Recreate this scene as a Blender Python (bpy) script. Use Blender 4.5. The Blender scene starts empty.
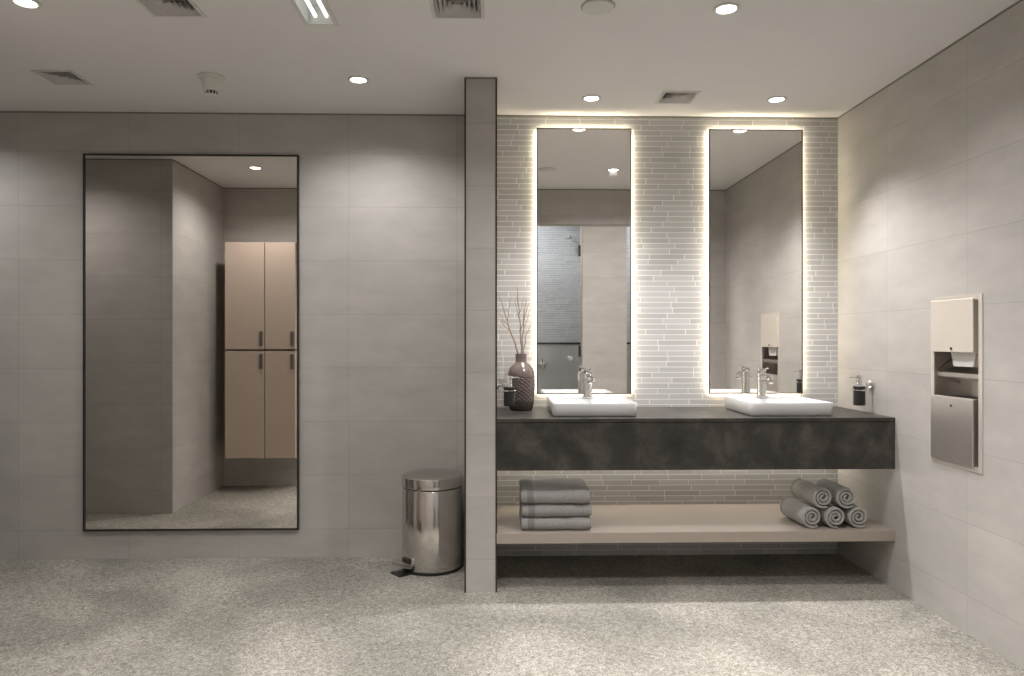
import bpy, bmesh, math, random
from mathutils import Vector, Matrix
random.seed(7)
sc = bpy.context.scene
C = sc.collection
PI = math.pi

# ------------------------------------------------------------------ camera
cam_d = bpy.data.cameras.new('camera')
cam = bpy.data.objects.new('camera', cam_d)
C.objects.link(cam)
cam.location = (0, -4.0, 1.203)
cam.rotation_euler = (PI / 2, 0, -math.atan(0.025))
cam_d.sensor_width = 36
cam_d.lens = 36 * 720 / 1024
cam_d.shift_y = 1.5 / 1024
cam_d.clip_start = 0.02
sc.camera = cam

# ------------------------------------------------------------------ world, exposure
w = bpy.data.worlds.new('world')
w.use_nodes = True
w.node_tree.nodes['Background'].inputs[0].default_value = (0.6, 0.65, 0.7, 1)
w.node_tree.nodes['Background'].inputs[1].default_value = 0.05
sc.world = w
sc.view_settings.view_transform = 'Standard'
sc.view_settings.look = 'None'
sc.view_settings.gamma = 1
sc.view_settings.use_curve_mapping = False
sc.view_settings.exposure = 0.12
sc.cycles.use_denoising = True
sc.cycles.max_bounces = 10
sc.cycles.diffuse_bounces = 5
sc.cycles.glossy_bounces = 6
sc.cycles.transmission_bounces = 8
sc.cycles.sample_clamp_indirect = 4
sc.cycles.blur_glossy = 0.6

# light levels used by the lamp builders
SPOT_W = 33.0
SPOT_COL = (1.0, 0.970, 0.965)
LED_STR = 31.0
LED_COL = (1.0, 0.88, 0.65)
UNDER_STR = 24.0
FILL_PANEL_W = 27.0  # power of the fill panels added behind the camera
SHOWER_W = 11.0
TUBE_STR = 1.1


# ------------------------------------------------------------------ materials
def new_mat(name):
    m = bpy.data.materials.new(name)
    m.use_nodes = True
    nt = m.node_tree
    return m, nt, nt.nodes['Principled BSDF']


def plain(name, col, rough=0.5, metal=0.0, var=0.06, scale=12, bump=0.0, spec=0.5, coat=0.0):
    m, nt, b = new_mat(name)
    N, L = nt.nodes, nt.links
    tc = N.new('ShaderNodeTexCoord')
    nz = N.new('ShaderNodeTexNoise')
    nz.inputs['Scale'].default_value = scale
    nz.inputs['Detail'].default_value = 4
    L.new(tc.outputs['Object'], nz.inputs['Vector'])
    mx = N.new('ShaderNodeMix')
    mx.data_type = 'RGBA'
    mx.inputs[6].default_value = (*[c * (1 - var) for c in col], 1)
    mx.inputs[7].default_value = (*[min(1, c * (1 + var)) for c in col], 1)
    L.new(nz.outputs['Fac'], mx.inputs[0])
    L.new(mx.outputs[2], b.inputs['Base Color'])
    b.inputs['Roughness'].default_value = rough
    b.inputs['Metallic'].default_value = metal
    b.inputs['Specular IOR Level'].default_value = spec
    b.inputs['Coat Weight'].default_value = coat
    if bump:
        bp = N.new('ShaderNodeBump')
        bp.inputs['Strength'].default_value = bump
        bp.inputs['Distance'].default_value = 0.002
        L.new(nz.outputs['Fac'], bp.inputs['Height'])
        L.new(bp.outputs[0], b.inputs['Normal'])
    return m


def emit(name, col, strength):
    m, nt, b = new_mat(name)
    b.inputs['Base Color'].default_value = (*col, 1)
    b.inputs['Emission Color'].default_value = (*col, 1)
    b.inputs['Emission Strength'].default_value = strength
    return m


def ramp(N, stops):
    r = N.new('ShaderNodeValToRGB')
    e = r.color_ramp.elements
    e[0].position, e[0].color = stops[0][0], (*stops[0][1], 1)
    e[1].position, e[1].color = stops[-1][0], (*stops[-1][1], 1)
    for p, c in stops[1:-1]:
        k = e.new(p)
        k.color = (*c, 1)
    return r


def tile_mat(name, off_u, c1=(0.401, 0.383, 0.358), c2=(0.481, 0.460, 0.432)):
    """large 60 x 30 porcelain tiles, cloudy with faint horizontal streaks"""
    m, nt, b = new_mat(name)
    N, L = nt.nodes, nt.links
    uv = N.new('ShaderNodeUVMap')
    mp = N.new('ShaderNodeMapping')
    mp.inputs['Location'].default_value = (-off_u + 5.98, -0.157 + 2.962, 0)
    L.new(uv.outputs[0], mp.inputs[0])
    br = N.new('ShaderNodeTexBrick')
    br.offset = 0.0
    br.squash = 1.0
    br.inputs['Scale'].default_value = 1.0
    br.inputs['Brick Width'].default_value = 0.598
    br.inputs['Row Height'].default_value = 0.2962
    br.inputs['Mortar Size'].default_value = 0.0016
    br.inputs['Mortar Smooth'].default_value = 0.2
    br.inputs['Color1'].default_value = (0.965, 0.965, 0.965, 1)
    br.inputs['Color2'].default_value = (1.03, 1.03, 1.03, 1)
    br.inputs['Mortar'].default_value = (0.80, 0.79, 0.78, 1)
    L.new(mp.outputs[0], br.inputs['Vector'])
    st = N.new('ShaderNodeMapping')
    st.inputs['Scale'].default_value = (1.5, 3.6, 1)
    L.new(uv.outputs[0], st.inputs[0])
    n1 = N.new('ShaderNodeTexNoise')
    n1.inputs['Scale'].default_value = 2.2
    n1.inputs['Detail'].default_value = 8
    n1.inputs['Roughness'].default_value = 0.62
    L.new(st.outputs[0], n1.inputs['Vector'])
    rp = ramp(N, [(0.3, c1), (0.7, c2)])
    L.new(n1.outputs['Fac'], rp.inputs[0])
    mul = N.new('ShaderNodeMix')
    mul.data_type = 'RGBA'
    mul.blend_type = 'MULTIPLY'
    mul.inputs[0].default_value = 1
    L.new(rp.outputs[0], mul.inputs[6])
    L.new(br.outputs['Color'], mul.inputs[7])
    L.new(mul.outputs[2], b.inputs['Base Color'])
    b.inputs['Roughness'].default_value = 0.48
    b.inputs['Specular IOR Level'].default_value = 0.4
    bp = N.new('ShaderNodeBump')
    bp.inputs['Strength'].default_value = 0.35
    bp.inputs['Distance'].default_value = 0.001
    bp.invert = True
    L.new(br.outputs['Fac'], bp.inputs['Height'])
    L.new(bp.outputs[0], b.inputs['Normal'])
    return m


def mosaic_mat():
    """thin horizontal strip mosaic: irregular stone strips in staggered rows with pale grout"""
    m, nt, b = new_mat('strip_mosaic')
    N, L = nt.nodes, nt.links
    uv = N.new('ShaderNodeUVMap')
    br = N.new('ShaderNodeTexBrick')
    br.offset = 0.0
    br.squash = 1.0
    br.inputs['Scale'].default_value = 1.0
    br.inputs['Brick Width'].default_value = 0.185
    br.inputs['Row Height'].default_value = 0.0300
    br.inputs['Mortar Size'].default_value = 0.0019
    br.inputs['Mortar Smooth'].default_value = 0.1
    br.inputs['Bias'].default_value = 0.0
    br.inputs['Color1'].default_value = (0.47, 0.463, 0.455, 1)
    br.inputs['Color2'].default_value = (0.56, 0.553, 0.545, 1)
    br.inputs['Mortar'].default_value = (0.84, 0.83, 0.81, 1)
    sp = N.new('ShaderNodeSeparateXYZ')
    L.new(uv.outputs[0], sp.inputs[0])

    def mth(op, a, v=None):
        k = N.new('ShaderNodeMath')
        k.operation = op
        L.new(a, k.inputs[0])
        if v is not None:
            if hasattr(v, 'links'):
                L.new(v, k.inputs[1])
            else:
                k.inputs[1].default_value = v
        return k.outputs[0]
    row = mth('FLOOR', mth('DIVIDE', sp.outputs[1], 0.030))
    wn = N.new('ShaderNodeTexWhiteNoise')
    wn.noise_dimensions = '1D'
    L.new(row, wn.inputs['W'])
    shift = mth('MULTIPLY', wn.outputs['Value'], 5.0)
    stretch = mth('ADD', mth('MULTIPLY', wn.outputs['Value'], 0.55), 0.72)
    cx = N.new('ShaderNodeCombineXYZ')
    L.new(mth('ADD', mth('MULTIPLY', mth('ADD', sp.outputs[0], 6.0), stretch), shift), cx.inputs[0])
    L.new(sp.outputs[1], cx.inputs[1])
    L.new(cx.outputs[0], br.inputs['Vector'])
    L.new(br.outputs['Color'], b.inputs['Base Color'])
    b.inputs['Roughness'].default_value = 0.36
    bp = N.new('ShaderNodeBump')
    bp.inputs['Strength'].default_value = 0.5
    bp.inputs['Distance'].default_value = 0.0015
    bp.invert = True
    L.new(br.outputs['Fac'], bp.inputs['Height'])
    L.new(bp.outputs[0], b.inputs['Normal'])
    return m


def floor_mat():
    m, nt, b = new_mat('speckled_stone_floor')
    N, L = nt.nodes, nt.links
    tc = N.new('ShaderNodeTexCoord')
    big = N.new('ShaderNodeTexNoise')
    big.inputs['Scale'].default_value = 1.6
    big.inputs['Detail'].default_value = 5
    big.inputs['Distortion'].default_value = 0.4
    mid = N.new('ShaderNodeTexNoise')
    mid.inputs['Scale'].default_value = 55
    mid.inputs['Detail'].default_value = 6
    mid.inputs['Roughness'].default_value = 0.7
    mid.inputs['Distortion'].default_value = 1.2
    fine = N.new('ShaderNodeTexNoise')
    fine.inputs['Scale'].default_value = 150
    fine.inputs['Detail'].default_value = 3
    for n in (big, mid, fine):
        L.new(tc.outputs['Object'], n.inputs['Vector'])
    r1 = ramp(N, [(0.36, (0.19, 0.18, 0.155)), (0.5, (0.345, 0.33, 0.29)), (0.62, (0.50, 0.485, 0.445))])
    L.new(mid.outputs['Fac'], r1.inputs[0])
    r2 = ramp(N, [(0.38, (0.66, 0.66, 0.65)), (0.6, (1.04, 1.03, 1.02))])
    L.new(big.outputs['Fac'], r2.inputs[0])
    r3 = ramp(N, [(0.38, (0.62, 0.61, 0.58)), (0.56, (1.14, 1.14, 1.14))])
    L.new(fine.outputs['Fac'], r3.inputs[0])
    cur = r1.outputs[0]
    for r in (r2, r3):
        mul = N.new('ShaderNodeMix')
        mul.data_type = 'RGBA'
        mul.blend_type = 'MULTIPLY'
        mul.inputs[0].default_value = 1
        L.new(cur, mul.inputs[6])
        L.new(r.outputs[0], mul.inputs[7])
        cur = mul.outputs[2]
    L.new(cur, b.inputs['Base Color'])
    b.inputs['Roughness'].default_value = 0.55
    bp = N.new('ShaderNodeBump')
    bp.inputs['Strength'].default_value = 0.5
    bp.inputs['Distance'].default_value = 0.002
    L.new(mid.outputs['Fac'], bp.inputs['Height'])
    L.new(bp.outputs[0], b.inputs['Normal'])
    return m


def counter_mat():
    m, nt, b = new_mat('dark_oxidised_laminate')
    N, L = nt.nodes, nt.links
    tc = N.new('ShaderNodeTexCoord')
    n1 = N.new('ShaderNodeTexNoise')
    n1.inputs['Scale'].default_value = 6.5
    n1.inputs['Detail'].default_value = 9
    n1.inputs['Roughness'].default_value = 0.66
    n1.inputs['Distortion'].default_value = 0.5
    L.new(tc.outputs['Object'], n1.inputs['Vector'])
    r = ramp(N, [(0.36, (0.017, 0.0155, 0.013)), (0.5, (0.032, 0.029, 0.024)), (0.66, (0.072, 0.066, 0.056))])
    L.new(n1.outputs['Fac'], r.inputs[0])
    L.new(r.outputs[0], b.inputs['Base Color'])
    b.inputs['Roughness'].default_value = 0.42
    return m


def towel_mat(name, band=None, c=(0.275, 0.267, 0.257)):
    m, nt, b = new_mat(name)
    N, L = nt.nodes, nt.links
    tc = N.new('ShaderNodeTexCoord')
    nz = N.new('ShaderNodeTexNoise')
    nz.inputs['Scale'].default_value = 260
    nz.inputs['Detail'].default_value = 2
    L.new(tc.outputs['Object'], nz.inputs['Vector'])
    r = ramp(N, [(0.3, tuple(k * 0.72 for k in c)), (0.7, tuple(k * 1.25 for k in c))])
    L.new(nz.outputs['Fac'], r.inputs[0])
    cur = r.outputs[0]
    if band:
        sx = N.new('ShaderNodeSeparateXYZ')
        L.new(tc.outputs['Object'], sx.inputs[0])
        a = N.new('ShaderNodeMath')
        a.operation = 'COMPARE'
        a.inputs[1].default_value = band[0]
        a.inputs[2].default_value = band[1]
        L.new(sx.outputs[band[2]], a.inputs[0])
        mx = N.new('ShaderNodeMix')
        mx.data_type = 'RGBA'
        L.new(a.outputs[0], mx.inputs[0])
        L.new(cur, mx.inputs[6])
        mx.inputs[7].default_value = (*[k * 0.66 for k in c], 1)
        cur = mx.outputs[2]
    L.new(cur, b.inputs['Base Color'])
    b.inputs['Roughness'].default_value = 0.95
    b.inputs['Sheen Weight'].default_value = 0.15
    bp = N.new('ShaderNodeBump')
    bp.inputs['Strength'].default_value = 0.8
    bp.inputs['Distance'].default_value = 0.002
    L.new(nz.outputs['Fac'], bp.inputs['Height'])
    L.new(bp.outputs[0], b.inputs['Normal'])
    return m


def glass_mat(name, tint):
    """thin clear sheet: straight-through view with a faint reflection"""
    m, nt, b = new_mat(name)
    N, L = nt.nodes, nt.links
    tr = N.new('ShaderNodeBsdfTransparent')
    tr.inputs[0].default_value = (*tint, 1)
    gl = N.new('ShaderNodeBsdfGlossy')
    gl.inputs['Roughness'].default_value = 0.02
    fr = N.new('ShaderNodeFresnel')
    fr.inputs[0].default_value = 1.35
    mx = N.new('ShaderNodeMixShader')
    L.new(fr.outputs[0], mx.inputs[0])
    L.new(tr.outputs[0], mx.inputs[1])
    L.new(gl.outputs[0], mx.inputs[2])
    L.new(mx.outputs[0], N['Material Output'].inputs[0])
    return m


def vase_mat():
    m, nt, b = new_mat('mauve_ceramic')
    N, L = nt.nodes, nt.links
    tc = N.new('ShaderNodeTexCoord')
    sx = N.new('ShaderNodeSeparateXYZ')
    L.new(tc.outputs['Object'], sx.inputs[0])
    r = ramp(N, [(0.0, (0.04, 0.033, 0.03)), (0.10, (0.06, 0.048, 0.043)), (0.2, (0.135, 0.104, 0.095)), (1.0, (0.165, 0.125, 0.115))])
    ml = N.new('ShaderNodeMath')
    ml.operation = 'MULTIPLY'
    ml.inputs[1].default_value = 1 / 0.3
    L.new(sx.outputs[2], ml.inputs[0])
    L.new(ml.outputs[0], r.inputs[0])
    L.new(r.outputs[0], b.inputs['Base Color'])
    b.inputs['Roughness'].default_value = 0.22
    return m


M = dict(
    tile=tile_mat('large_grey_tiles', -0.2066),
    tile_side=tile_mat('large_grey_tiles_side', -0.508),
    mosaic=mosaic_mat(), floor=floor_mat(), counter=counter_mat(),
    ceiling=plain('ceiling_paint', (0.75, 0.735, 0.72), 0.9, var=0.02),
    gap_shade=plain('painted_gap_shade', (0.22, 0.20, 0.18), 0.7),  # dark colour stands in for the shade inside the ceiling joint
    trim=plain('bronze_edge_trim', (0.055, 0.045, 0.04), 0.45, metal=0.6),
    frame_dark=plain('black_metal_frame', (0.035, 0.034, 0.032), 0.4, metal=0.5),
    frame_bronze=plain('thin_bronze_frame', (0.10, 0.08, 0.062), 0.35, metal=0.8),
    led=emit('warm_led', LED_COL, LED_STR),
    led_under=emit('warm_led_under', (1.0, 0.92, 0.80), UNDER_STR),
    lens=emit('lamp_lens', (1.0, 0.98, 0.95), 9.0),
    tube=emit('tube_glow', (0.93, 1.0, 0.97), TUBE_STR),
    white=plain('white_ceramic', (0.66, 0.66, 0.66), 0.16, var=0.01, coat=0.4),
    paint=plain('white_enamel', (0.66, 0.65, 0.62), 0.45, var=0.02),
    vent=plain('vent_grey_enamel', (0.62, 0.60, 0.58), 0.5, var=0.02),
    vent_dark=plain('vent_interior', (0.26, 0.25, 0.24), 0.8),
    black=plain('black_plastic', (0.015, 0.015, 0.015), 0.4),
    chrome=plain('chrome', (0.82, 0.82, 0.82), 0.07, metal=1.0, var=0.01),
    steel=plain('brushed_steel', (0.60, 0.565, 0.53), 0.30, metal=1.0, var=0.02),
    lit_front=plain('lit_steel_front', (0.68, 0.62, 0.55), 0.40, metal=0.25, var=0.01),  # upper steel door, its bright reflection put into a paler colour
    frame_light=plain('pale_steel_frame', (0.72, 0.67, 0.61), 0.36, metal=0.5, var=0.01),
    steel_front=plain('satin_steel_front', (0.70, 0.655, 0.61), 0.34, metal=0.85, var=0.02),
    polished=plain('polished_steel', (0.62, 0.59, 0.56), 0.13, metal=1.0, var=0.02),
    shelf=plain('taupe_laminate', (0.36, 0.31, 0.265), 0.5, var=0.03, scale=5),
    handle_grey=plain('dark_grey_handle', (0.13, 0.125, 0.12), 0.5, metal=0.3),
    cab=plain('beige_lacquer', (0.49, 0.40, 0.33), 0.45, var=0.015),
    cab_body=plain('beige_carcass', (0.42, 0.34, 0.28), 0.5, var=0.015),
    paper=plain('paper_towel', (0.72, 0.70, 0.67), 0.9, var=0.03),
    towel=towel_mat('grey_terry_banded', band=(-0.122, 0.016, 0)),
    towel_roll=towel_mat('grey_terry_roll', band=(0.235, 0.012, 1), c=(0.34, 0.33, 0.315)),
    twig=plain('dry_twig', (0.27, 0.205, 0.155), 0.8, var=0.25, scale=40),
    vase=vase_mat(),
    glass=glass_mat('shower_glass', (0.965, 0.985, 0.985)),
    panel=plain('shower_panel', (0.48, 0.46, 0.43), 0.6),
)
mm, nt_, b_ = new_mat('mirror_silver')
b_.inputs['Base Color'].default_value = (0.93, 0.915, 0.89, 1)
b_.inputs['Metallic'].default_value = 1
b_.inputs['Roughness'].default_value = 0.0
M['mirror'] = mm
mm, nt_, b_ = new_mat('tinted_mirror_silver')
b_.inputs['Base Color'].default_value = (0.78, 0.75, 0.71, 1)
b_.inputs['Metallic'].default_value = 1
b_.inputs['Roughness'].default_value = 0.0
M['mirror_tint'] = mm


# ------------------------------------------------------------------ mesh helpers
def box(bm, x0, x1, y0, y1, z0, z1, bev=0.0, seg=2):
    r = bmesh.ops.create_cube(bm, size=1.0)
    vs = r['verts']
    for v in vs:
        v.co = Vector((x0 + (v.co.x + .5) * (x1 - x0), y0 + (v.co.y + .5) * (y1 - y0), z0 + (v.co.z + .5) * (z1 - z0)))
    if bev:
        es = list({e for v in vs for e in v.link_edges})
        bmesh.ops.bevel(bm, geom=es, offset=bev, segments=seg, profile=0.5, affect='EDGES')


def lathe(bm, prof, n=48, origin=(0, 0, 0), axis='Z', cap=True):
    """prof: (radius, height) pairs; axis the direction of height"""
    o = Vector(origin)
    rings = []
    for r, h in prof:
        ring = []
        for i in range(n):
            a = 2 * PI * i / n
            c, s = r * math.cos(a), r * math.sin(a)
            p = {'Z': (c, s, h), 'X': (h, c, s), 'Y': (s, h, c)}[axis]
            ring.append(bm.verts.new(o + Vector(p)))
        rings.append(ring)
    for a, b in zip(rings, rings[1:]):
        for i in range(n):
            j = (i + 1) % n
            bm.faces.new((a[i], a[j], b[j], b[i]))
    if cap:
        bm.faces.new(rings[0][::-1])
        bm.faces.new(rings[-1])
    return rings


def tube(bm, pts, radii, n=10):
    """tapered tube along points"""
    pts = [Vector(p) for p in pts]
    if not hasattr(radii, '__len__'):
        radii = [radii] * len(pts)
    prev = None
    up = Vector((0.3, 0.9, 0.2)).normalized()
    rings = []
    for k, p in enumerate(pts):
        d = (pts[min(k + 1, len(pts) - 1)] - pts[max(k - 1, 0)]).normalized()
        u = d.cross(up)
        if u.length < 1e-3:
            u = d.cross(Vector((1, 0, 0)))
        u.normalize()
        v = d.cross(u).normalized()
        rings.append([bm.verts.new(p + radii[k] * (math.cos(2 * PI * i / n) * u + math.sin(2 * PI * i / n) * v)) for i in range(n)])
    for a, b in zip(rings, rings[1:]):
        for i in range(n):
            j = (i + 1) % n
            bm.faces.new((a[i], a[j], b[j], b[i]))
    bm.faces.new(rings[0][::-1])
    bm.faces.new(rings[-1])


def rrect(hx, hy, r, z, cx=0, cy=0, n=6):
    pts = []
    for qx, qy, a0 in ((1, 1, 0), (-1, 1, 90), (-1, -1, 180), (1, -1, 270)):
        for i in range(n + 1):
            a = math.radians(a0 + 90 * i / n)
            pts.append(Vector((cx + qx * (hx - r) + r * math.cos(a), cy + qy * (hy - r) + r * math.sin(a), z)))
    return pts


def loft(bm, loops, cap0=True, cap1=True):
    rings = [[bm.verts.new(p) for p in lp] for lp in loops]
    n = len(rings[0])
    for a, b in zip(rings, rings[1:]):
        for i in range(n):
            j = (i + 1) % n
            bm.faces.new((a[i], a[j], b[j], b[i]))
    if cap0:
        bm.faces.new(rings[0][::-1])
    if cap1:
        bm.faces.new(rings[-1])


def prism(bm, poly, axis, a, b):
    """poly: 2D points; extruded along axis from a to b. axis X: poly=(y,z); Y: (x,z); Z: (x,y)"""
    def P(p, t):
        return {'X': (t, p[0], p[1]), 'Y': (p[0], t, p[1]), 'Z': (p[0], p[1], t)}[axis]
    va = [bm.verts.new(P(p, a)) for p in poly]
    vb = [bm.verts.new(P(p, b)) for p in poly]
    n = len(poly)
    for i in range(n):
        j = (i + 1) % n
        bm.faces.new((va[i], va[j], vb[j], vb[i]))
    bm.faces.new(va[::-1])
    bm.faces.new(vb)


def obj(name, bm, mat, parent=None, smooth=True, loc=None, uv=False, angle=35):
    bmesh.ops.recalc_face_normals(bm, faces=bm.faces)
    if uv:
        lay = bm.loops.layers.uv.new('UVMap')
        for f in bm.faces:
            nx, ny, nz = (abs(c) for c in f.normal)
            for lp in f.loops:
                c = lp.vert.co
                lp[lay].uv = (c.x, c.y) if nz > 0.7 else ((c.x, c.z) if ny >= nx else (c.y, c.z))
    me = bpy.data.meshes.new(name)
    bm.to_mesh(me)
    bm.free()
    if smooth:
        for p in me.polygons:
            p.use_smooth = True
        me.set_sharp_from_angle(angle=math.radians(angle))
    me.materials.append(M[mat] if isinstance(mat, str) else mat)
    o = bpy.data.objects.new(name, me)
    C.objects.link(o)
    if parent is not None:
        o.parent = parent
    if loc:
        o.location = loc
    return o


def thing(name, label, cat, loc=(0, 0, 0), rotz=0, group=None):
    o = bpy.data.objects.new(name, None)
    C.objects.link(o)
    o.empty_display_size = 0.05
    o.location = loc
    o.rotation_euler = (0, 0, rotz)
    o['label'] = label
    o['category'] = cat
    if group:
        o['group'] = group
    return o


def struct(name, boxes, mat, parent=None):
    bm = bmesh.new()
    for b in boxes:
        box(bm, *b)
    o = obj(name, bm, mat, parent, smooth=False, uv=True)
    if parent is None:
        o['kind'] = 'structure'
    return o


def copy_tree(o, parent=None):
    c = o.copy()
    C.objects.link(c)
    if parent is not None:
        c.parent = parent
    for ch in list(o.children):
        copy_tree(ch, c)
    return c


def nb():
    return bmesh.new()


# ------------------------------------------------------------------ room shell
H = 2.45          # ceiling of the washroom
HR = 2.90         # ceiling of the room behind the wide opening
XR = 1.932        # right wall
P0, P1, PY = -0.138, 0.012, -0.572   # the partition pier


def with_holes(x0, x1, y0, y1, z0, z1, holes):
    xs = sorted({x0, x1, *[h[0] for h in holes], *[h[1] for h in holes]})
    ys = sorted({y0, y1, *[h[2] for h in holes], *[h[3] for h in holes]})
    out = []
    for a, b in zip(xs, xs[1:]):
        run = None
        for c, d in zip(ys, ys[1:]):
            mx, my = (a + b) / 2, (c + d) / 2
            if any(h[0] < mx < h[1] and h[2] < my < h[3] for h in holes):
                if run:
                    out.append((a, b, run[0], run[1], z0, z1))
                run = None
            else:
                run = (run[0], d) if run else (c, d)
        if run:
            out.append((a, b, run[0], run[1], z0, z1))
    return out


VENTS = [(-2.05, -0.524, 0.094), (-1.211, -1.293, 0.102), (-0.137, -1.303, 0.101), (0.944, -0.318, 0.094)]
FLUO = (-0.7475, -0.6140, -1.74, -1.13)
holes = [(x - h + .012, x + h - .012, y - h + .012, y + h - .012) for x, y, h in VENTS]
holes.append((FLUO[0] + .012, FLUO[1] - .012, FLUO[2] + .012, FLUO[3] - .012))

struct('floor', [(-4.15, 3.0, -5.8, 0.12, -0.08, 0)], 'floor')
struct('ceiling', with_holes(-4.15, 2.08, -2.0, 0.12, H, H + 0.16, holes), 'ceiling')
struct('ceiling_rear', [(-4.15, 3.0, -5.8, -2.0, HR, HR + 0.1)], 'ceiling')
struct('wall_back', [(-4.0, P0, 0, 0.12, 0, H)], 'tile')
struct('wall_vanity', [(P0, 2.08, 0, 0.12, 0, H)], 'mosaic')
struct('wall_partition', [(P0, P1, PY, 0, 0, H)], 'tile')
# right wall with the opening for the recessed dispenser
DY0, DY1, DZ0, DZ1 = -1.19, -0.882, 0.685, 1.370
struct('wall_right', [(XR, XR + .15, -2.0, DY0, 0, H), (XR, XR + .15, DY1, 0, 0, H),
                      (XR, XR + .15, DY0, DY1, 0, DZ0), (XR, XR + .15, DY0, DY1, DZ1, H)], 'tile_side')
struct('wall_front_right', [(1.56, 2.9, -2.15, -2.0, 0, HR)], 'tile')
struct('wall_front_lintel', [(-1.45, 1.56, -2.15, -2.0, 2.165, HR)], 'tile')
struct('wall_front_left', [(-2.40, -1.45, -2.15, -2.0, 0, HR)], 'tile')
struct('wall_left_return', [(-4.0, -2.222, -2.0, -1.065, 0, H)], 'tile_side')
struct('wall_left', [(-4.15, -4.0, -2.0, 0, 0, H)], 'tile_side')
struct('wall_rear_left', [(-2.55, -2.40, -4.5, -2.0, 0, HR)], 'tile_side')
struct('wall_rear_right', [(2.80, 2.95, -5.7, -2.15, 0, HR)], 'tile_side')
struct('wall_rear', [(-2.55, 0.30, -4.6, -4.5, 0, HR), (1.04, 1.565, -4.6, -4.5, 0, HR), (2.30, 2.8, -4.6, -4.5, 0, HR),
                     (0.30, 1.04, -4.6, -4.5, 2.55, HR), (1.565, 2.30, -4.6, -4.5, 2.55, HR)], 'tile')
struct('wall_shower_back', [(-0.2, 2.8, -5.75, -5.60, 0, HR)], 'mosaic')
struct('wall_shower_left', [(-0.35, -0.2, -5.7, -4.6, 0, HR)], 'tile_side')
struct('wall_shower_divider', [(1.28, 1.33, -5.6, -4.6, 0, HR)], 'tile_side')
struct('trim_1', [(-0.2, 1.28, -5.60, -5.50, 0, 1.14), (1.33, 2.8, -5.60, -5.50, 0, 1.14)], 'panel')
struct('trim_2', [(-0.2, 1.28, -5.60, -5.49, 1.14, 1.165), (1.33, 2.8, -5.60, -5.49, 1.14, 1.165)], 'black')

# strips coloured as shade where walls meet the ceiling, and the metal edges of the partition
g = 0.008
struct('trim_3', [(-4.0, P0 - .003, -0.003, 0, H - g, H)], 'gap_shade')
struct('trim_4', [(P1 + .003, XR - .003, -0.003, 0, H - g, H)], 'gap_shade')
struct('trim_5', [(XR - 0.003, XR, -2.0, 0, H - g, H)], 'gap_shade')
struct('trim_6', [(P0 - .003, P1 + .003, PY - .003, -.003, H - g, H)], 'gap_shade')
struct('trim_7', [(-2.222, -1.45, -2.0, -1.997, H - g, H), (1.56, XR - .003, -2.0, -1.997, H - g, H), (-1.45, 1.56, -2.0, -1.997, H - g, H)], 'gap_shade')
struct('trim_8', [(-2.222, -2.219, -1.997, -1.065, H - g, H), (-4.0, -2.222, -1.065, -1.062, H - g, H)], 'gap_shade')
struct('trim_9', [(P0 - .0025, P0 + .005, PY - .0025, PY + .006, 0, H - g)], 'trim')
struct('trim_10', [(P1 - .005, P1 + .0025, PY - .0025, PY + .006, 0, H - g)], 'trim')


# ------------------------------------------------------------------ vanity counter, shelf
t = thing('vanity_counter', 'long dark mottled brown-black vanity counter spanning from the pier to the right wall', 'counter')
bm = nb(); box(bm, P1, XR, -0.580, 0, 0.808, 0.827, 0.001, 1); obj('countertop', bm, 'counter', t)
bm = nb(); box(bm, P1, XR, -0.578, 0, 0.579, 0.806); obj('apron', bm, 'counter', t)
bm = nb(); box(bm, P1 + .03, XR - .03, -0.030, -0.012, 0.571, 0.579); obj('led_strip', bm, 'led_under', t)
t = thing('open_shelf', 'thick taupe shelf floating below the dark vanity counter', 'shelf')
bm = nb(); box(bm, P1, XR, -0.578, 0, 0.231, 0.282, 0.0015, 1); obj('board', bm, 'shelf', t)


# ------------------------------------------------------------------ backlit mirrors
def lit_mirror(x0, x1, z0, z1, label):
    t = thing('vanity_mirror', label, 'mirror', group='backlit vanity mirrors')
    yf = -0.022
    bm = nb(); box(bm, x0 + .006, x1 - .006, yf, yf + .004, z0 + .006, z1 - .006); obj('glass', bm, 'mirror', t, smooth=False)
    bm = nb()
    for b in ((x0, x0 + .006, z0, z1), (x1 - .006, x1, z0, z1), (x0 + .006, x1 - .006, z0, z0 + .006), (x0 + .006, x1 - .006, z1 - .006, z1)):
        box(bm, b[0], b[1], yf - .002, yf + .008, b[2], b[3])
    obj('frame', bm, 'frame_bronze', t, smooth=False)
    q = .0105
    bm = nb(); box(bm, x0 + q, x1 - q, yf + .005, 0, z0 + q, z1 - q); obj('backing_box', bm, 'paint', t, smooth=False)
    a, b, ya, yb = q - .004, q, yf + .009, -0.003
    bm = nb()
    box(bm, x0 + a, x0 + b, ya, yb, z0 + a, z1 - a); box(bm, x1 - b, x1 - a, ya, yb, z0 + a, z1 - a)
    box(bm, x0 + b, x1 - b, ya, yb, z1 - b, z1 - a); box(bm, x0 + b, x1 - b, ya, yb, z0 + a, z0 + b)
    obj('led_strip', bm, 'led', t, smooth=False)


lit_mirror(0.2349, 0.7625, 0.900, 2.374, 'tall backlit mirror above the left basin, behind the vase of twigs')
lit_mirror(1.1955, 1.7238, 0.900, 2.374, 'tall backlit mirror above the right basin, showing the towel dispenser reflected')

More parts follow.
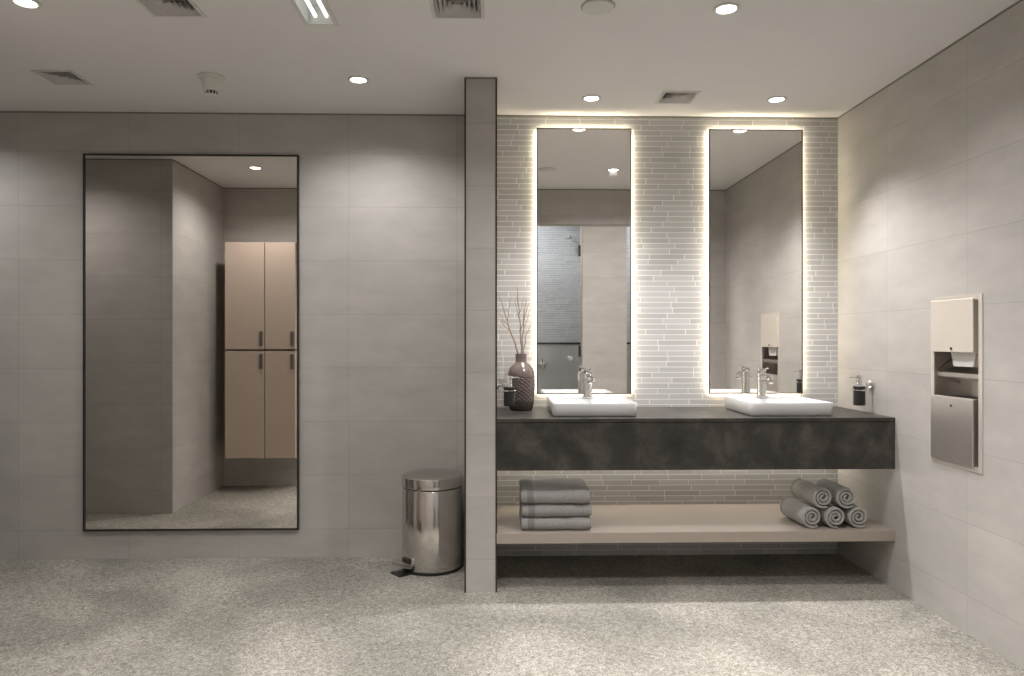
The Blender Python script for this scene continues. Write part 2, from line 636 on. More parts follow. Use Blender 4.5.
t = thing('wall_mirror', 'big black-framed rectangular mirror on the plain tiled wall, reflecting tall lockers', 'mirror')
x0, x1, z0, z1 = -2.240, -1.073, 0.157, 2.217
bm = nb(); box(bm, x0 + .009, x1 - .009, -0.014, -0.010, z0 + .009, z1 - .009); obj('glass', bm, 'mirror_tint', t, smooth=False)
bm = nb()
for b in ((x0, x0 + .009, z0, z1), (x1 - .009, x1, z0, z1), (x0 + .009, x1 - .009, z0, z0 + .009), (x0 + .009, x1 - .009, z1 - .009, z1)):
    box(bm, b[0], b[1], -0.020, 0, b[2], b[3])
obj('frame', bm, 'frame_dark', t, smooth=False)
bm = nb(); box(bm, x0 + .02, x1 - .02, -0.010, 0, z0 + .02, z1 - .02); obj('backing', bm, 'black', t, smooth=False)


# ------------------------------------------------------------------ basins and taps
def basin(cx, label):
    t = thing('vessel_basin', label, 'basin', (cx, -0.303, 0.827), group='white vessel basins')
    hx, hy, h = 0.209, 0.212, 0.066
    loops = [rrect(hx - .010, hy - .010, .020, 0), rrect(hx - .004, hy - .004, .024, .006), rrect(hx, hy, .026, h - .003), rrect(hx - .002, hy - .002, .025, h),
             rrect(hx - .009, hy - .009, .022, h), rrect(hx - .011, hy - .011, .021, h - .003)]
    cy = -0.030   # bowl; a tap ledge stays at the back
    loops += [rrect(hx - .016, hy - .050, .030, h - .008, 0, cy), rrect(hx - .030, hy - .062, .040, h - .032, 0, cy), rrect(hx - .06, hy - .09, .05, h - .046, 0, cy), rrect(.04, .04, .038, h - .050, 0, cy)]
    bm = nb(); loft(bm, loops); obj('bowl', bm, 'white', t, angle=50)
    bm = nb(); lathe(bm, [(.004, 0), (.023, 0), (.025, .002), (.022, .005), (.004, .006)], 32, (0, cy, h - .050)); obj('drain', bm, 'chrome', t)
    return t


basin(0.492, 'white rectangular vessel basin on the left, beside the mauve vase')
basin(1.462, 'white rectangular vessel basin on the right, nearer the towel dispenser wall')


def tap(x, label):
    t = thing('basin_mixer', label, 'tap', (x, -0.144, 0.8925), group='chrome basin mixers')
    bm = nb(); lathe(bm, [(.004, 0), (.028, 0), (.029, .003), (.024, .006), (.0225, .010), (.0225, .122), (.021, .126), (.004, .127)], 40); obj('body', bm, 'chrome', t)
    bm = nb()
    tube(bm, [(0, -.005, .100), (0, -.06, .106), (0, -.100, .109), (0, -.120, .106), (0, -.128, .092)], [.0165, .0155, .0150, .0145, .0140], 20)
    lathe(bm, [(.0145, 0), (.0155, .002), (.0155, .014), (.013, .016)], 24, (0, -.128, .080))
    obj('spout', bm, 'chrome', t)
    bm = nb(); lathe(bm, [(.004, 0), (.022, 0), (.0235, .004), (.0235, .020), (.020, .022), (.004, .024)], 40, (0, 0, .1285))
    obj('lever_hub', bm, 'chrome', t)
    bm = nb(); loft(bm, [[Vector((a, -.012 + y0, b)) for a, b in ((-.009, .152), (.009, .152), (.009, .146), (-.009, .146))] for y0 in (0,)] +
                    [[Vector((a, y1, b)) for a, b in ((-.007, .152 + dz), (.007, .152 + dz), (.007, .147 + dz), (-.007, .147 + dz))] for y1, dz in ((-.05, .004), (-.085, .010))])
    obj('lever', bm, 'chrome', t)
    bm = nb(); tube(bm, [(.021, 0, .095), (.040, 0, .095)], .0055, 14); obj('side_pin', bm, 'chrome', t)
    return t


tap(0.503, 'chrome single-lever mixer standing on the back of the left basin')
tap(1.446, 'chrome single-lever mixer standing on the back of the right basin')


# ------------------------------------------------------------------ vase with twigs
t = thing('vase', 'mauve bottle-shaped ceramic vase with diamond relief, holding dry twigs', 'vase', (0.144, -0.165, 0.827))
prof = [(.004, 0), (.056, 0), (.061, .004), (.064, .012), (.070, .05), (.074, .11), (.0745, .165), (.072, .195), (.063, .222), (.048, .240), (.034, .250), (.030, .257),
        (.0295, .275), (.0305, .297), (.0300, .300), (.0250, .300), (.0245, .27), (.026, .25), (.004, .245)]
bm = nb()
n = 160
# diamonds pressed into the belly
pp = []
for i in range(len(prof) - 1):
    (r0, h0), (r1, h1) = prof[i], prof[i + 1]
    k = max(1, int((h1 - h0) / .0025)) if 0.01 <= h0 and h1 <= .2 and h1 > h0 else 1
    for j in range(k):
        pp.append((r0 + (r1 - r0) * j / k, h0 + (h1 - h0) * j / k))
pp.append(prof[-1])
rings = lathe(bm, pp, n)
for ring, (r, h) in zip(rings, pp):
    if 0.03 < h < 0.178 and r > .05:
        for i, v in enumerate(ring):
            a = i / n * 16
            bq = h / 0.020
            d1 = abs(((a + bq) % 1) - .5) * 2
            d2 = abs(((a - bq) % 1) - .5) * 2
            d = max(d1, d2)
            s = 1 + (-.060 if d > .70 else 0.0)
            v.co.x *= s; v.co.y *= s
obj('body', bm, 'vase', t, angle=60)

tw = thing('dry_twigs', 'bundle of bare branching brown twigs rising out of the mauve vase', 'twigs', (0.144, -0.165, 0.827))


def twig(base, mid, tip, r0, subs=(), wob=.006):
    """one twig: a main stem and side shoots (position along stem, tip)"""
    bm = nb()
    B, Mi, T = Vector(base), Vector(mid), Vector(tip)
    pts = []
    K = 14
    for k in range(K + 1):
        u = k / K
        p = (1 - u) ** 2 * B + 2 * u * (1 - u) * Mi + u * u * T
        if 2 < k < K:
            p += Vector((random.uniform(-wob, wob), random.uniform(-wob, wob), 0)) * .7
        pts.append(p)
    tube(bm, pts, [r0 * (1 - .7 * k / K) for k in range(K + 1)], 7)
    for u, tp in subs:
        k = int(u * K)
        s = pts[k]
        e = Vector(tp)
        m1 = s.lerp(e, .35) + Vector((0, 0, -.008))
        m2 = s.lerp(e, .7) + Vector((0, 0, .004))
        rr = r0 * (1 - .7 * u) * .8
        tube(bm, [s, m1, m2, e], [rr, rr * .8, rr * .6, rr * .4], 6)
    obj('twig', bm, 'twig', tw)


twig((-.003, .002, .256), (-.050, .00, .42), (-.118, .012, .605), .0050, ((.50, (-.125, -.01, .49)), (.66, (-.055, .02, .60)), (.62, (-.132, 0, .53))))
twig((.004, -.004, .256), (.000, -.02, .44), (-.024, -.03, .655), .0048, ((.45, (.042, -.03, .57)), (.60, (-.034, 0, .58)), (.70, (.016, -.04, .60)), (.74, (-.026, -.02, .61))))
twig((.010, .003, .256), (.015, .02, .40), (.060, .01, .470), .0041, ((.5, (.030, .03, .44)), (.68, (.058, 0, .43))))
twig((.000, .010, .256), (.012, .02, .45), (.030, .03, .590), .0041, ((.55, (.054, .02, .545)), (.7, (.012, .03, .57))))


# ------------------------------------------------------------------ soap dispensers on the side walls
def soap(wall_x, side, y, label):
    """side: +1 the wall lies to the right (+x), -1 to the left"""
    t = thing('soap_dispenser', label, 'soap dispenser', (wall_x, y, 0.945), group='wall-held soap dispensers')
    s = -side
    c = s * 0.066
    bm = nb()
    lathe(bm, [(.0005, 0), (.024, 0), (.024, s * .008), (.020, s * .012), (.0085, s * .012), (.0085, s * .030), (.0005, s * .031)], 30, (0, 0, .030), 'X', cap=False)
    tube(bm, [(s * .024, 0, .028), (s * .026, 0, .006), (s * .034, 0, .002)], .0050, 12)
    # ring that carries the glass
    n = 36
    R, r = .0325, .004
    vs = [[bm.verts.new((c + (R + r * math.cos(b)) * math.cos(a), (R + r * math.cos(b)) * math.sin(a), r * math.sin(b))) for b in [2 * PI * j / 8 for j in range(8)]] for a in [2 * PI * i / n for i in range(n)]]
    for i in range(n):
        for j in range(8):
            bm.faces.new((vs[i][j], vs[(i + 1) % n][j], vs[(i + 1) % n][(j + 1) % 8], vs[i][(j + 1) % 8]))
    obj('holder', bm, 'chrome', t)
    bm = nb(); lathe(bm, [(.0005, -.078), (.026, -.078), (.029, -.075), (.029, -.004), (.024, .006), (.0005, .006)], 36, (c, 0, 0), cap=False); obj('bottle', bm, 'black', t)
    p = nb(); lathe(p, [(.0005, .006), (.029, .006), (.030, .008), (.030, .018), (.028, .020), (.0005, .020)], 36, (c, 0, 0), cap=False); obj('collar', p, 'black', t)
    bm = nb()
    lathe(bm, [(.0005, .020), (.014, .020), (.014, .060), (.016, .061), (.016, .074), (.0005, .075)], 28, (c, 0, 0), cap=False)
    tube(bm, [(c, 0, .067), (c + (-1 if side > 0 else 1) * .046, -.004, .066), (c + (-1 if side > 0 else 1) * .050, -.004, .062)], [.0045, .0035, .003], 10)
    obj('pump', bm, 'chrome', t)
    return t


soap(XR, 1, -0.366, 'black soap dispenser with steel pump, held on the right wall over the counter')
soap(P1, -1, -0.366, 'black soap dispenser with steel pump, held on the pier in front of the vase')


# ------------------------------------------------------------------ recessed paper towel dispenser with waste bin
t = thing('towel_dispenser', 'recessed stainless steel paper towel dispenser and waste unit on the right wall', 'paper towel dispenser')
Y0, Y1, Z0, Z1 = -1.203, -0.869, 0.670, 1.386
xf = XR - .004
bm = nb()
fw = .022
for b in ((Y0, Y0 + fw, Z0, Z1), (Y1 - fw, Y1, Z0, Z1), (Y0 + fw, Y1 - fw, Z0, Z0 + fw), (Y0 + fw, Y1 - fw, Z1 - fw, Z1)):
    box(bm, xf, XR + .002, b[0], b[1], b[2], b[3])
obj('frame', bm, 'frame_light', t, smooth=False)
bm = nb()
a0, a1, c0, c1 = DY0 + .004, DY1 - .004, DZ0 + .004, DZ1 - .004
box(bm, XR + .110, XR + .114, a0, a1, c0, c1)
box(bm, XR + .002, XR + .110, a0, a0 + .003, c0, c1); box(bm, XR + .002, XR + .110, a1 - .003, a1, c0, c1)
box(bm, XR + .002, XR + .110, a0 + .003, a1 - .003, c0, c0 + .003); box(bm, XR + .002, XR + .110, a0 + .003, a1 - .003, c1 - .003, c1)
obj('housing', bm, 'steel', t, smooth=False)
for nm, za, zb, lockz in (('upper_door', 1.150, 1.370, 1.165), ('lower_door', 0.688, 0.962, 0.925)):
    bm = nb(); box(bm, XR - .013, XR + .012, Y0 + .042, Y1 - .012, za, zb, .0015, 1); d = obj(nm, bm, 'lit_front' if nm == 'upper_door' else 'steel_front', t)
    bm = nb(); lathe(bm, [(.0005, 0), (.0055, 0), (.0055, -.003), (.0005, -.0035)], 20, (XR - .013, (Y0 + Y1) / 2 + .012, lockz), 'X', cap=False); obj('lock', bm, 'black', d)
# throat between the doors: sloping chute and paper
bm = nb(); prism(bm, [(XR + .010, 1.062), (XR + .105, 1.085), (XR + .105, 1.045), (XR + .020, 1.035), (XR + .010, 1.045)], 'Y', a0 + .004, a1 - .004)
obj('chute', bm, 'steel', t, smooth=False)
ym = (a0 + a1) / 2 - .012
bm = nb(); prism(bm, [(ym - .080, 1.150), (ym + .080, 1.150), (ym + .062, 1.090), (ym - .062, 1.090)], 'X', XR + .022, XR + .026)
obj('paper_sheet', bm, 'paper', t, smooth=False)
bm = nb(); prism(bm, [(XR + .108, 1.145), (XR + .108, 1.010), (XR + .012, 1.058), (XR + .012, 1.070)], 'Y', a1 - .012, a1 - .006)
obj('side_bracket', bm, 'steel', t, smooth=False)
bm = nb(); prism(bm, [(XR + .100, .966), (XR + .108, .966), (XR + .108, 1.045), (XR + .100, 1.045)], 'Y', a0 + .03, a1 - .10); obj('rear_plate', bm, 'steel_front', t, smooth=False)
bm = nb(); box(bm, XR + .012, XR + .108, a0 + .004, a1 - .004, .950, .958); obj('bin_flap', bm, 'black', t, smooth=False)


# ------------------------------------------------------------------ pedal bin
t = thing('pedal_bin', 'round polished steel pedal bin standing against the wall beside the pier', 'pedal bin', (-0.327, -0.178, 0), rotz=0)
bm = nb(); lathe(bm, [(.004, 0), (.156, 0), (.159, .003), (.159, .014), (.155, .016), (.004, .016)], 72); obj('base_ring', bm, 'black', t)
bm = nb(); lathe(bm, [(.004, .016), (.1565, .016), (.1575, .02), (.1575, .424), (.155, .428), (.004, .428)], 96); obj('body', bm, 'polished', t)
bm = nb(); lathe(bm, [(.004, .4285), (.1545, .4285), (.1545, .4345), (.004, .4345)], 72); obj('rim_gap', bm, 'black', t)
bm = nb(); lathe(bm, [(.004, .435), (.159, .435), (.1605, .437), (.1605, .480), (.1585, .486), (.150, .4905), (.11, .497), (.05, .501), (.003, .502)], 96); obj('lid', bm, 'polished', t)
bm = nb(); box(bm, -.03, .03, .145, .172, .40, .462, .004, 2); obj('hinge', bm, 'black', t)
# pedal, pointing to the front left
pd = bpy.data.objects.new('pedal', None)
ang = math.radians(-142)


def P(r, s, z):
    return Vector((r * math.cos(ang) - s * math.sin(ang), r * math.sin(ang) + s * math.cos(ang), z))


def plate(bm, r0, r1, w0, w1, z0, z1, th):
    loft(bm, [[P(r0, -w0, z0), P(r0, w0, z0), P(r0, w0, z0 + th), P(r0, -w0, z0 + th)], [P(r1, -w1, z1), P(r1, w1, z1), P(r1, w1, z1 + th), P(r1, -w1, z1 + th)]])


bpy.data.objects.remove(pd)
bm = nb(); plate(bm, .145, .222, .036, .040, .024, .048, .006); pe = obj('pedal', bm, 'steel', t, smooth=False)
bm = nb(); plate(bm, .150, .225, .040, .044, .000, .000, .007); obj('pedal_stop', bm, 'black', t, smooth=False)
bm = nb(); plate(bm, .148, .164, .032, .032, .052, .052, .022); obj('pedal_slot', bm, 'black', t, smooth=False)


# ------------------------------------------------------------------ folded towels
def folded_towel(z, w_, d_, h_, rot, label, dx=0, dy=0):
    t = thing('folded_towel', label, 'towel', (0.300 + dx, -0.397 + dy, z), rot, 'folded grey towels on the shelf')
    bm = nb()
    # C-shaped fold, its round back towards the viewer (-y)
    th = h_ / 2 - .0012
    prof = []
    K = 8
    hy = d_ / 2
    R = h_ / 2
    for i in range(K + 1):
        a = PI / 2 + PI * i / K
        prof.append((-hy + R + R * math.cos(a), R + R * math.sin(a)))
    lower = [(-hy * .4, 0.0), (0, .0), (hy * .5, .0), (hy - .012, 0), (hy, th * .35), (hy, th * .7), (hy - .010, th)]
    inner = [(0, th), (-hy + R, th), (-hy + R, th + .0024), (0, th + .0024)]
    upper = [(hy - .010, th + .0024), (hy, th * 1.35), (hy, h_ - th * .3), (hy - .012, h_), (hy * .5, h_), (0, h_), (-hy * .4, h_)]
    poly = prof + lower + inner + upper
    nseg = 22
    loops = []
    for k in range(nseg + 1):
        u = k / nseg
        x = -w_ / 2 + w_ * u
        edge = min(u, 1 - u) * nseg
        q = 0.80 if edge < .5 else (0.95 if edge < 1.5 else 1.0)
        lp = []
        for (y, zz) in poly:
            cz = R
            wob = .0016 * math.sin(9 * u + 7 * y + z * 50) + .0010 * math.sin(23 * u + z * 31)
            yy = y * (1 - (1 - q) * .08) + (.0025 * math.sin(5 * u * 3 + z * 40) if y < -hy * .8 else 0)
            zz2 = cz + (zz - cz) * q + (wob if zz > R else 0)
            lp.append(Vector((x, yy, max(zz2, .0002))))
        loops.append(lp)
    loft(bm, loops)
    obj('cloth', bm, 'towel', t, angle=50)
    bm = nb()
    hx = -.122
    R2 = R + .0008
    band = [(-hy + R + R2 * math.cos(PI / 2 + PI * i / K), R + R2 * math.sin(PI / 2 + PI * i / K)) for i in range(K + 1)]
    return t


folded_towel(.282, .336, .310, .0620, 0.0, 'folded grey towel at the bottom of the stack of three')
folded_towel(.3455, .335, .306, .0620, 0.012, 'folded grey towel in the middle of the stack of three', .002, .002)
folded_towel(.4092, .333, .314, .0700, -0.010, 'folded grey towel on top of the stack of three', -.002, .002)


# ------------------------------------------------------------------ rolled towels
def rolled_towel(x, z, y, rot, start, label, L_=.250, R=.0560):
    t = thing('rolled_towel', label, 'towel', (x, y, z), rot, 'rolled grey towels on the shelf')
    bm = nb()
    turns = 2.6
    th = .0125
    r_in = .0075
    n = 84
    out, inn = [], []
    for i in range(n + 1):
        u = i / n
        a = start + 2 * PI * turns * u
        rc = r_in + (R - th / 2 - r_in) * u
        taper = th / 2 * (1 if u < .97 else .55)
        out.append((math.cos(a) * (rc + taper), math.sin(a) * (rc + taper)))
        inn.append((math.cos(a) * (rc - taper), math.sin(a) * (rc - taper)))
    # rings along y; the ends are rounded by thinning the band, the inner coils stand a little back
    ys = [0, .003, .008, .08, .16, L_ - .008, L_ - .002]
    tk = [.55, .88, 1, 1, 1, .95, .6]
    loops = []
    for yy, q in zip(ys, tk):
        lp = []
        for i in range(n + 1):
            m = ((out[i][0] + inn[i][0]) / 2, (out[i][1] + inn[i][1]) / 2)
            lp.append(Vector((m[0] + (out[i][0] - m[0]) * q, yy + .004 * (1 - i / n) * (1 if yy < .02 else 0), m[1] + (out[i][1] - m[1]) * q)))
        for i in range(n, -1, -1):
            m = ((out[i][0] + inn[i][0]) / 2, (out[i][1] + inn[i][1]) / 2)
            lp.append(Vector((m[0] + (inn[i][0] - m[0]) * q, yy + .004 * (1 - i / n) * (1 if yy < .02 else 0), m[1] + (inn[i][1] - m[1]) * q)))
        loops.append(lp)
    rings = [[bm.verts.new(p) for p in lp] for lp in loops]
    m = len(rings[0])
    for a, b in zip(rings, rings[1:]):
        for i in range(m):
            j = (i + 1) % m
            bm.faces.new((a[i], a[j], b[j], b[i]))
    N1 = n + 1
    for ring in (rings[0], rings[-1]):
        for i in range(n):
            bm.faces.new((ring[i], ring[i + 1], ring[m - 2 - i], ring[m - 1 - i]))
    obj('cloth', bm, 'towel_roll', t, angle=50)
    return t


YR = -.535
rolled_towel(1.550, .3372, YR, .06, 1.5, 'rolled grey towel at the left end of the bottom row')
rolled_towel(1.664, .3372, YR - .004, -.01, 1.1, 'rolled grey towel in the middle of the bottom row')
rolled_towel(1.779, .3372, YR, .00, 1.7, 'rolled grey towel at the right end of the bottom row, nearest the wall')
rolled_towel(1.606, .4324, YR + .004, .05, 1.3, 'rolled grey towel on top of the pile, the left one of two')
rolled_towel(1.721, .4322, YR + .002, -.01, 1.6, 'rolled grey towel on top of the pile, the right one of two')


# ------------------------------------------------------------------ ceiling lamps
def downlight(x, y, z, label, power=1.0, col=SPOT_COL, size=155, blend=.8, tilt=0):
    t = thing('downlight', label, 'ceiling light', (x, y, z), group='round recessed downlights')
    bm = nb(); lathe(bm, [(.036, 0), (.050, 0), (.051, -.002), (.049, -.005), (.040, -.006), (.036, -.003)], 40, cap=False); obj('trim_ring', bm, 'paint', t)
    bm = nb(); lathe(bm, [(.0005, -.001), (.0365, -.001), (.0365, -.003), (.0005, -.0035)], 40, cap=False); obj('lens', bm, 'lens', t)
    ld = bpy.data.lights.new('downlight_lamp', 'SPOT')
    ld.energy = SPOT_W * power
    ld.color = col
    ld.spot_size = math.radians(size)
    ld.spot_blend = blend
    ld.shadow_soft_size = 0.03
    lo = bpy.data.objects.new('lamp', ld)
    C.objects.link(lo)
    lo.parent = t
    lo.location = (0, 0, -.012 - .03)
    lo.rotation_euler = (-math.radians(tilt), 0, 0)   # the lamp head is swivelled out into the room
    return t


downlight(0.503, -0.294, H, 'small round downlight in the ceiling above the left basin', 3.3, size=98, blend=1.0, tilt=13)
downlight(1.466, -0.300, H, 'small round downlight in the ceiling above the right basin', 3.3, size=98, blend=1.0, tilt=13)
downlight(0.875, -1.309, H, 'round downlight nearest the camera, right of the ceiling speaker', 1.8)
downlight(-0.650, -0.530, H, 'round downlight in the ceiling left of the pier, right of the smoke detector', .85)
downlight(-1.730, -1.295, H, 'round downlight at the top left corner of the picture', 1.0)
downlight(-2.950, -0.530, H, 'round downlight in the far left alcove, out of the picture', .7)

downlight(-0.560, -1.600, H, 'added round fill downlight, unseen just outside the top edge, before the pier', 0.5)  # extra lamp added to brighten the upper walls seen in the mirrors

# unseen fill panels added in the room behind the camera
for i, (px, py) in enumerate(((-1.3, -2.75), (0.2, -2.75), (1.7, -2.75))):
    t = thing('added_fill_panel', ('added square fill panel on the unseen ceiling behind the viewer, left', 'added square fill panel on the unseen ceiling behind the viewer, middle', 'added square fill panel on the unseen ceiling behind the viewer, right')[i], 'ceiling light', (px, py, HR))
    bm = nb()
    for b in ((-.3, -.28, -.3, .3), (.28, .3, -.3, .3), (-.28, .28, -.3, -.28), (-.28, .28, .28, .3)):
        box(bm, *b, -.012, 0)
    obj('frame', bm, 'paint', t, smooth=False)
    bm = nb(); box(bm, -.28, .28, -.28, .28, -.008, -.001); obj('diffuser', bm, 'lens', t, smooth=False)
    ld = bpy.data.lights.new('fill_lamp', 'AREA')
    ld.shape = 'SQUARE'; ld.size = .55; ld.energy = FILL_PANEL_W; ld.color = (1.0, 0.96, 0.96)
    lo = bpy.data.objects.new('lamp', ld); C.objects.link(lo); lo.parent = t; lo.location = (0, 0, -.015)
for px in (0.55, 2.0):
    t = thing('shower_light', 'round cool white lamp on the ceiling of the %s shower cubicle' % ('left' if px < 1 else 'right'), 'ceiling light', (px, -4.95, HR))
    bm = nb(); lathe(bm, [(.0005, 0), (.10, 0), (.10, -.012), (.09, -.018), (.0005, -.02)], 36, cap=False); obj('diffuser', bm, 'lens', t)
    ld = bpy.data.lights.new('shower_lamp', 'AREA')
    ld.shape = 'DISK'; ld.size = .2; ld.energy = SHOWER_W; ld.color = (0.84, 0.89, 1.0)
    lo = bpy.data.objects.new('lamp', ld); C.objects.link(lo); lo.parent = t; lo.location = (0, 0, -.022)

# twin-tube louvred fitting set into the ceiling
t = thing('louvre_light', 'narrow recessed ceiling light with two tubes and reflector, left of the square vent', 'ceiling light', ((FLUO[0] + FLUO[1]) / 2, (FLUO[2] + FLUO[3]) / 2, H))
hx, hy = (FLUO[1] - FLUO[0]) / 2, (FLUO[3] - FLUO[2]) / 2
bm = nb()
for b in ((-hx, -hx + .016, -hy, hy), (hx - .016, hx, -hy, hy), (-hx + .016, hx - .016, -hy, -hy + .016), (-hx + .016, hx - .016, hy - .016, hy)):
    box(bm, b[0], b[1], b[2], b[3], -.005, 0)
obj('frame', bm, 'paint', t, smooth=False)
bm = nb()
box(bm, -hx + .013, hx - .013, -hy + .013, hy - .013, .070, .074)
box(bm, -hx + .013, -hx + .016, -hy + .013, hy - .013, 0, .070); box(bm, hx - .016, hx - .013, -hy + .013, hy - .013, 0, .070)
box(bm, -hx + .016, hx - .016, -hy + .013, -hy + .016, 0, .070); box(bm, -hx + .016, hx - .016, hy - .016, hy - .013, 0, .070)
obj('reflector', bm, 'vent', t, smooth=False)
for sx in (-.022, .022):
    bm = nb(); tube(bm, [(sx, -hy + .02, .026), (sx, hy - .02, .026)], .0075, 16); obj('tube', bm, 'tube', t)


# ------------------------------------------------------------------ ceiling vents
def vent(x, y, h, label):
    t = thing('air_diffuser', label, 'ceiling vent', (x, y, H), group='square ceiling air diffusers')
    bm = nb()
    f_ = .014
    for b in ((-h, -h + f_, -h, h), (h - f_, h, -h, h), (-h + f_, h - f_, -h, -h + f_), (-h + f_, h - f_, h - f_, h)):
        box(bm, b[0], b[1], b[2], b[3], -.004, 0)
    obj('frame', bm, 'vent', t, smooth=False)
    bm = nb(); box(bm, -h + .013, h - .013, -h + .013, h - .013, .045, .048)
    obj('backing', bm, 'vent_dark', t, smooth=False)
    # nested sloping square rings
    k = 5
    for i in range(k):
        a = (h - f_) * (1 - i / k) - .002
        b2 = a - .010
        bm = nb()
        lo_, hi_ = .016, -.002
        loft(bm, [[Vector((sx * a, sy * a, hi_)) for sx, sy in ((1, 1), (-1, 1), (-1, -1), (1, -1))][::-1], [Vector((sx * b2, sy * b2, lo_)) for sx, sy in ((1, 1), (-1, 1), (-1, -1), (1, -1))][::-1],
                  [Vector((sx * (b2 - .0012), sy * (b2 - .0012), lo_)) for sx, sy in ((1, 1), (-1, 1), (-1, -1), (1, -1))][::-1], [Vector((sx * (a - .0012), sy * (a - .0012), hi_)) for sx, sy in ((1, 1), (-1, 1), (-1, -1), (1, -1))][::-1]], False, False)
        obj('louvre', bm, 'vent', t, smooth=False)


vent(*VENTS[0], 'square louvred air vent at far left of the ceiling, beyond the smoke detector')
vent(*VENTS[1], 'square louvred air vent at the top edge, between the corner lamp and the tube light')
vent(*VENTS[2], 'square louvred air vent at the top edge, between the tube light and the speaker')
vent(*VENTS[3], 'square louvred air vent between the two downlights over the basins')

t = thing('ceiling_speaker', 'flat round off-white disc cover on the ceiling, left of the nearest downlight', 'ceiling speaker', (0.389, -1.317, H))
bm = nb(); lathe(bm, [(.0005, 0), (.060, 0), (.061, -.002), (.059, -.008), (.055, -.010), (.0005, -.011)], 48, cap=False); obj('cover', bm, 'paint', t)
bm = nb(); lathe(bm, [(.0610, 0), (.0635, 0), (.0635, -.002), (.0610, -.002)], 48, cap=False); obj('rim', bm, 'vent_dark', t)

t = thing('smoke_detector', 'white stepped smoke detector with dark slots hanging from the ceiling', 'smoke detector', (-1.339, -0.550, H))
t.scale = (1, 1, 1.18)
bm = nb(); lathe(bm, [(.0005, 0), (.060, 0), (.062, -.003), (.060, -.010), (.050, -.012), (.0005, -.013)], 48, cap=False); obj('base', bm, 'paint', t)
bm = nb(); lathe(bm, [(.0005, -.012), (.043, -.012), (.042, -.040), (.037, -.056), (.032, -.060), (.0005, -.060)], 48, cap=False); obj('body', bm, 'paint', t)
bm = nb(); lathe(bm, [(.0005, -.0600), (.027, -.0600), (.027, -.074), (.0005, -.074)], 40, cap=False); obj('sensor_core', bm, 'black', t)
bm = nb()
for i in range(12):
    a = 2 * PI * i / 12
    tube(bm, [(.029 * math.cos(a), .029 * math.sin(a), -.0595), (.029 * math.cos(a), .029 * math.sin(a), -.0745)], .0028, 6)
lathe(bm, [(.0005, -.0742), (.032, -.0742), (.031, -.078), (.024, -.081), (.0005, -.082)], 40, cap=False)
obj('cage', bm, 'paint', t)


# ------------------------------------------------------------------ locker cabinets seen in the big mirror
def cabinet(x0, x1, z0, z1, hz, label):
    t = thing('wall_cabinet', label, 'cabinet', ((x0 + x1) / 2, -1.85, z0), group='beige wall cabinets')
    w_, h_ = (x1 - x0) / 2, z1 - z0
    bm = nb(); box(bm, -w_, w_, -.15, .130, 0, h_); obj('carcass', bm, 'cab_body', t, smooth=False)
    bm = nb(); box(bm, -w_ + .0015, w_ - .0015, .131, .150, .0035, h_ - .0035, .001, 1); d = obj('door', bm, 'cab', t)
    bm = nb()
    xh = w_ - .038
    box(bm, xh, xh + .024, .150, .154, hz - z0, hz - z0 + .115, .001, 1)
    box(bm, xh + .003, xh + .021, .154, .168, hz - z0 + .006, hz - z0 + .014); box(bm, xh + .003, xh + .021, .154, .168, hz - z0 + .101, hz - z0 + .109)
    box(bm, xh + .003, xh + .021, .165, .170, hz - z0 + .006, hz - z0 + .109)
    obj('handle', bm, 'handle_grey', d)


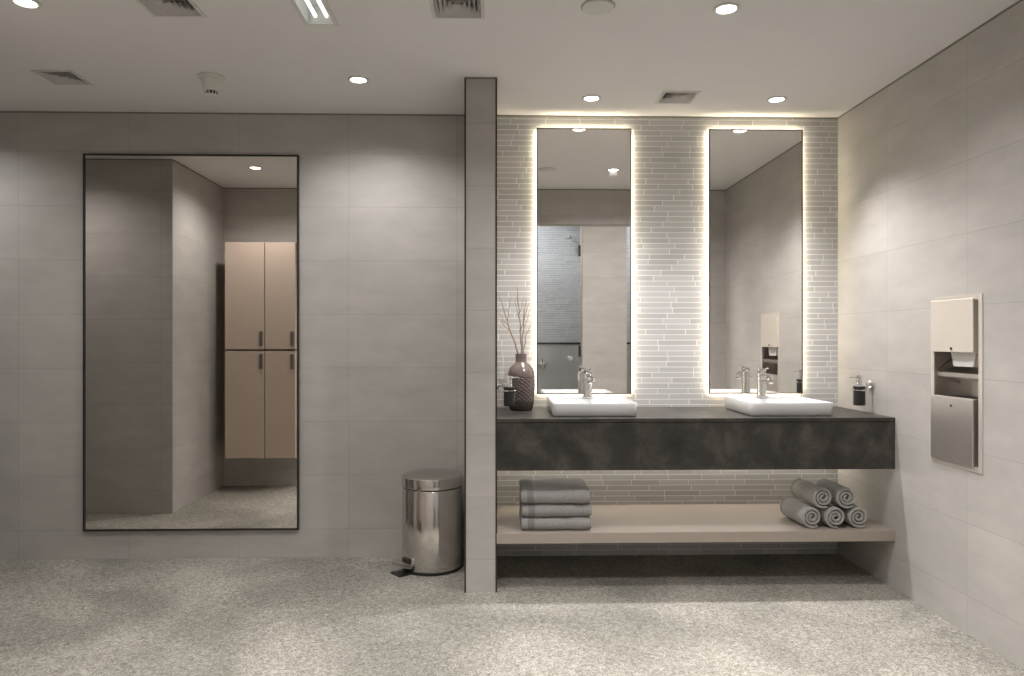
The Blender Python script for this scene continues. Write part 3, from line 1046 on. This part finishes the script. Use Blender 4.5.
cabinet(-2.100, -1.793, 1.124, 1.966, 1.152, 'beige cabinet with dark handle, upper left of the four in the big mirror')
cabinet(-2.100, -1.793, 0.272, 1.116, .974, 'beige cabinet with dark handle, lower left of the four in the big mirror')
cabinet(-1.790, -1.552, 1.124, 1.966, 1.152, 'beige cabinet with dark handle, upper right of the four in the big mirror')
cabinet(-1.790, -1.552, 0.272, 1.116, .974, 'beige cabinet with dark handle, lower right of the four in the big mirror')


# ------------------------------------------------------------------ shower cubicles seen in the vanity mirror
def shower(x0, x1, which):
    t = thing('shower_screen', 'clear greenish glass shower door with chrome knob, %s cubicle' % which, 'shower door', (0, 0, 0), group='glass shower doors')
    bm = nb(); box(bm, x0 + .012, x1 - .020, -4.556, -4.548, .012, 2.53); obj('glass', bm, 'glass', t, smooth=False)
    bm = nb(); box(bm, x1 - .014, x1 - .001, -4.565, -4.535, .0, 2.545); obj('jamb_profile', bm, 'steel', t, smooth=False)
    for z in (2.19, 1.0):
        bm = nb(); box(bm, x1 - .040, x1 - .014, -4.566, -4.538, z, z + .13, .002, 1); obj('hinge', bm, 'frame_dark', t)
    bm = nb(); lathe(bm, [(.0005, -.05), (.026, -.05), (.028, -.042), (.028, -.03), (.010, -.022), (.010, .022), (.028, .03), (.028, .042), (.026, .05), (.0005, .05)], 30, (x0 + .60 if which == 'left' else x0 + .08, -4.552, .98), 'Y', cap=False)
    obj('knob', bm, 'chrome', t)
    s = thing('overhead_shower', 'round chrome shower head on a wall arm in the %s cubicle' % which, 'shower head', (x0 + .70, -5.6, 2.52), group='shower heads')
    bm = nb(); tube(bm, [(0, 0, .04), (0, .12, .045), (0, .20, .02)], .010, 12); obj('arm', bm, 'chrome', s)
    bm = nb(); lathe(bm, [(.0005, -.012), (.075, -.012), (.078, -.006), (.07, 0), (.02, .012), (.0005, .02)], 36, (0, .21, 0), cap=False); obj('head', bm, 'chrome', s)
    s = thing('shower_mixer', 'chrome mixer valve on the panel of the %s cubicle' % which, 'tap', (x0 + .33, -5.5, .86), group='shower mixers')
    bm = nb(); lathe(bm, [(.0005, 0), (.055, 0), (.055, .006), (.022, .012), (.022, .05), (.0005, .052)], 30, cap=False, axis='Y'); obj('plate', bm, 'steel', s)
    bm = nb(); box(bm, -.006, .006, .035, .047, 0, .09, .002, 1); obj('lever', bm, 'chrome', s)


shower(0.30, 1.04, 'left')
shower(1.565, 2.30, 'right')
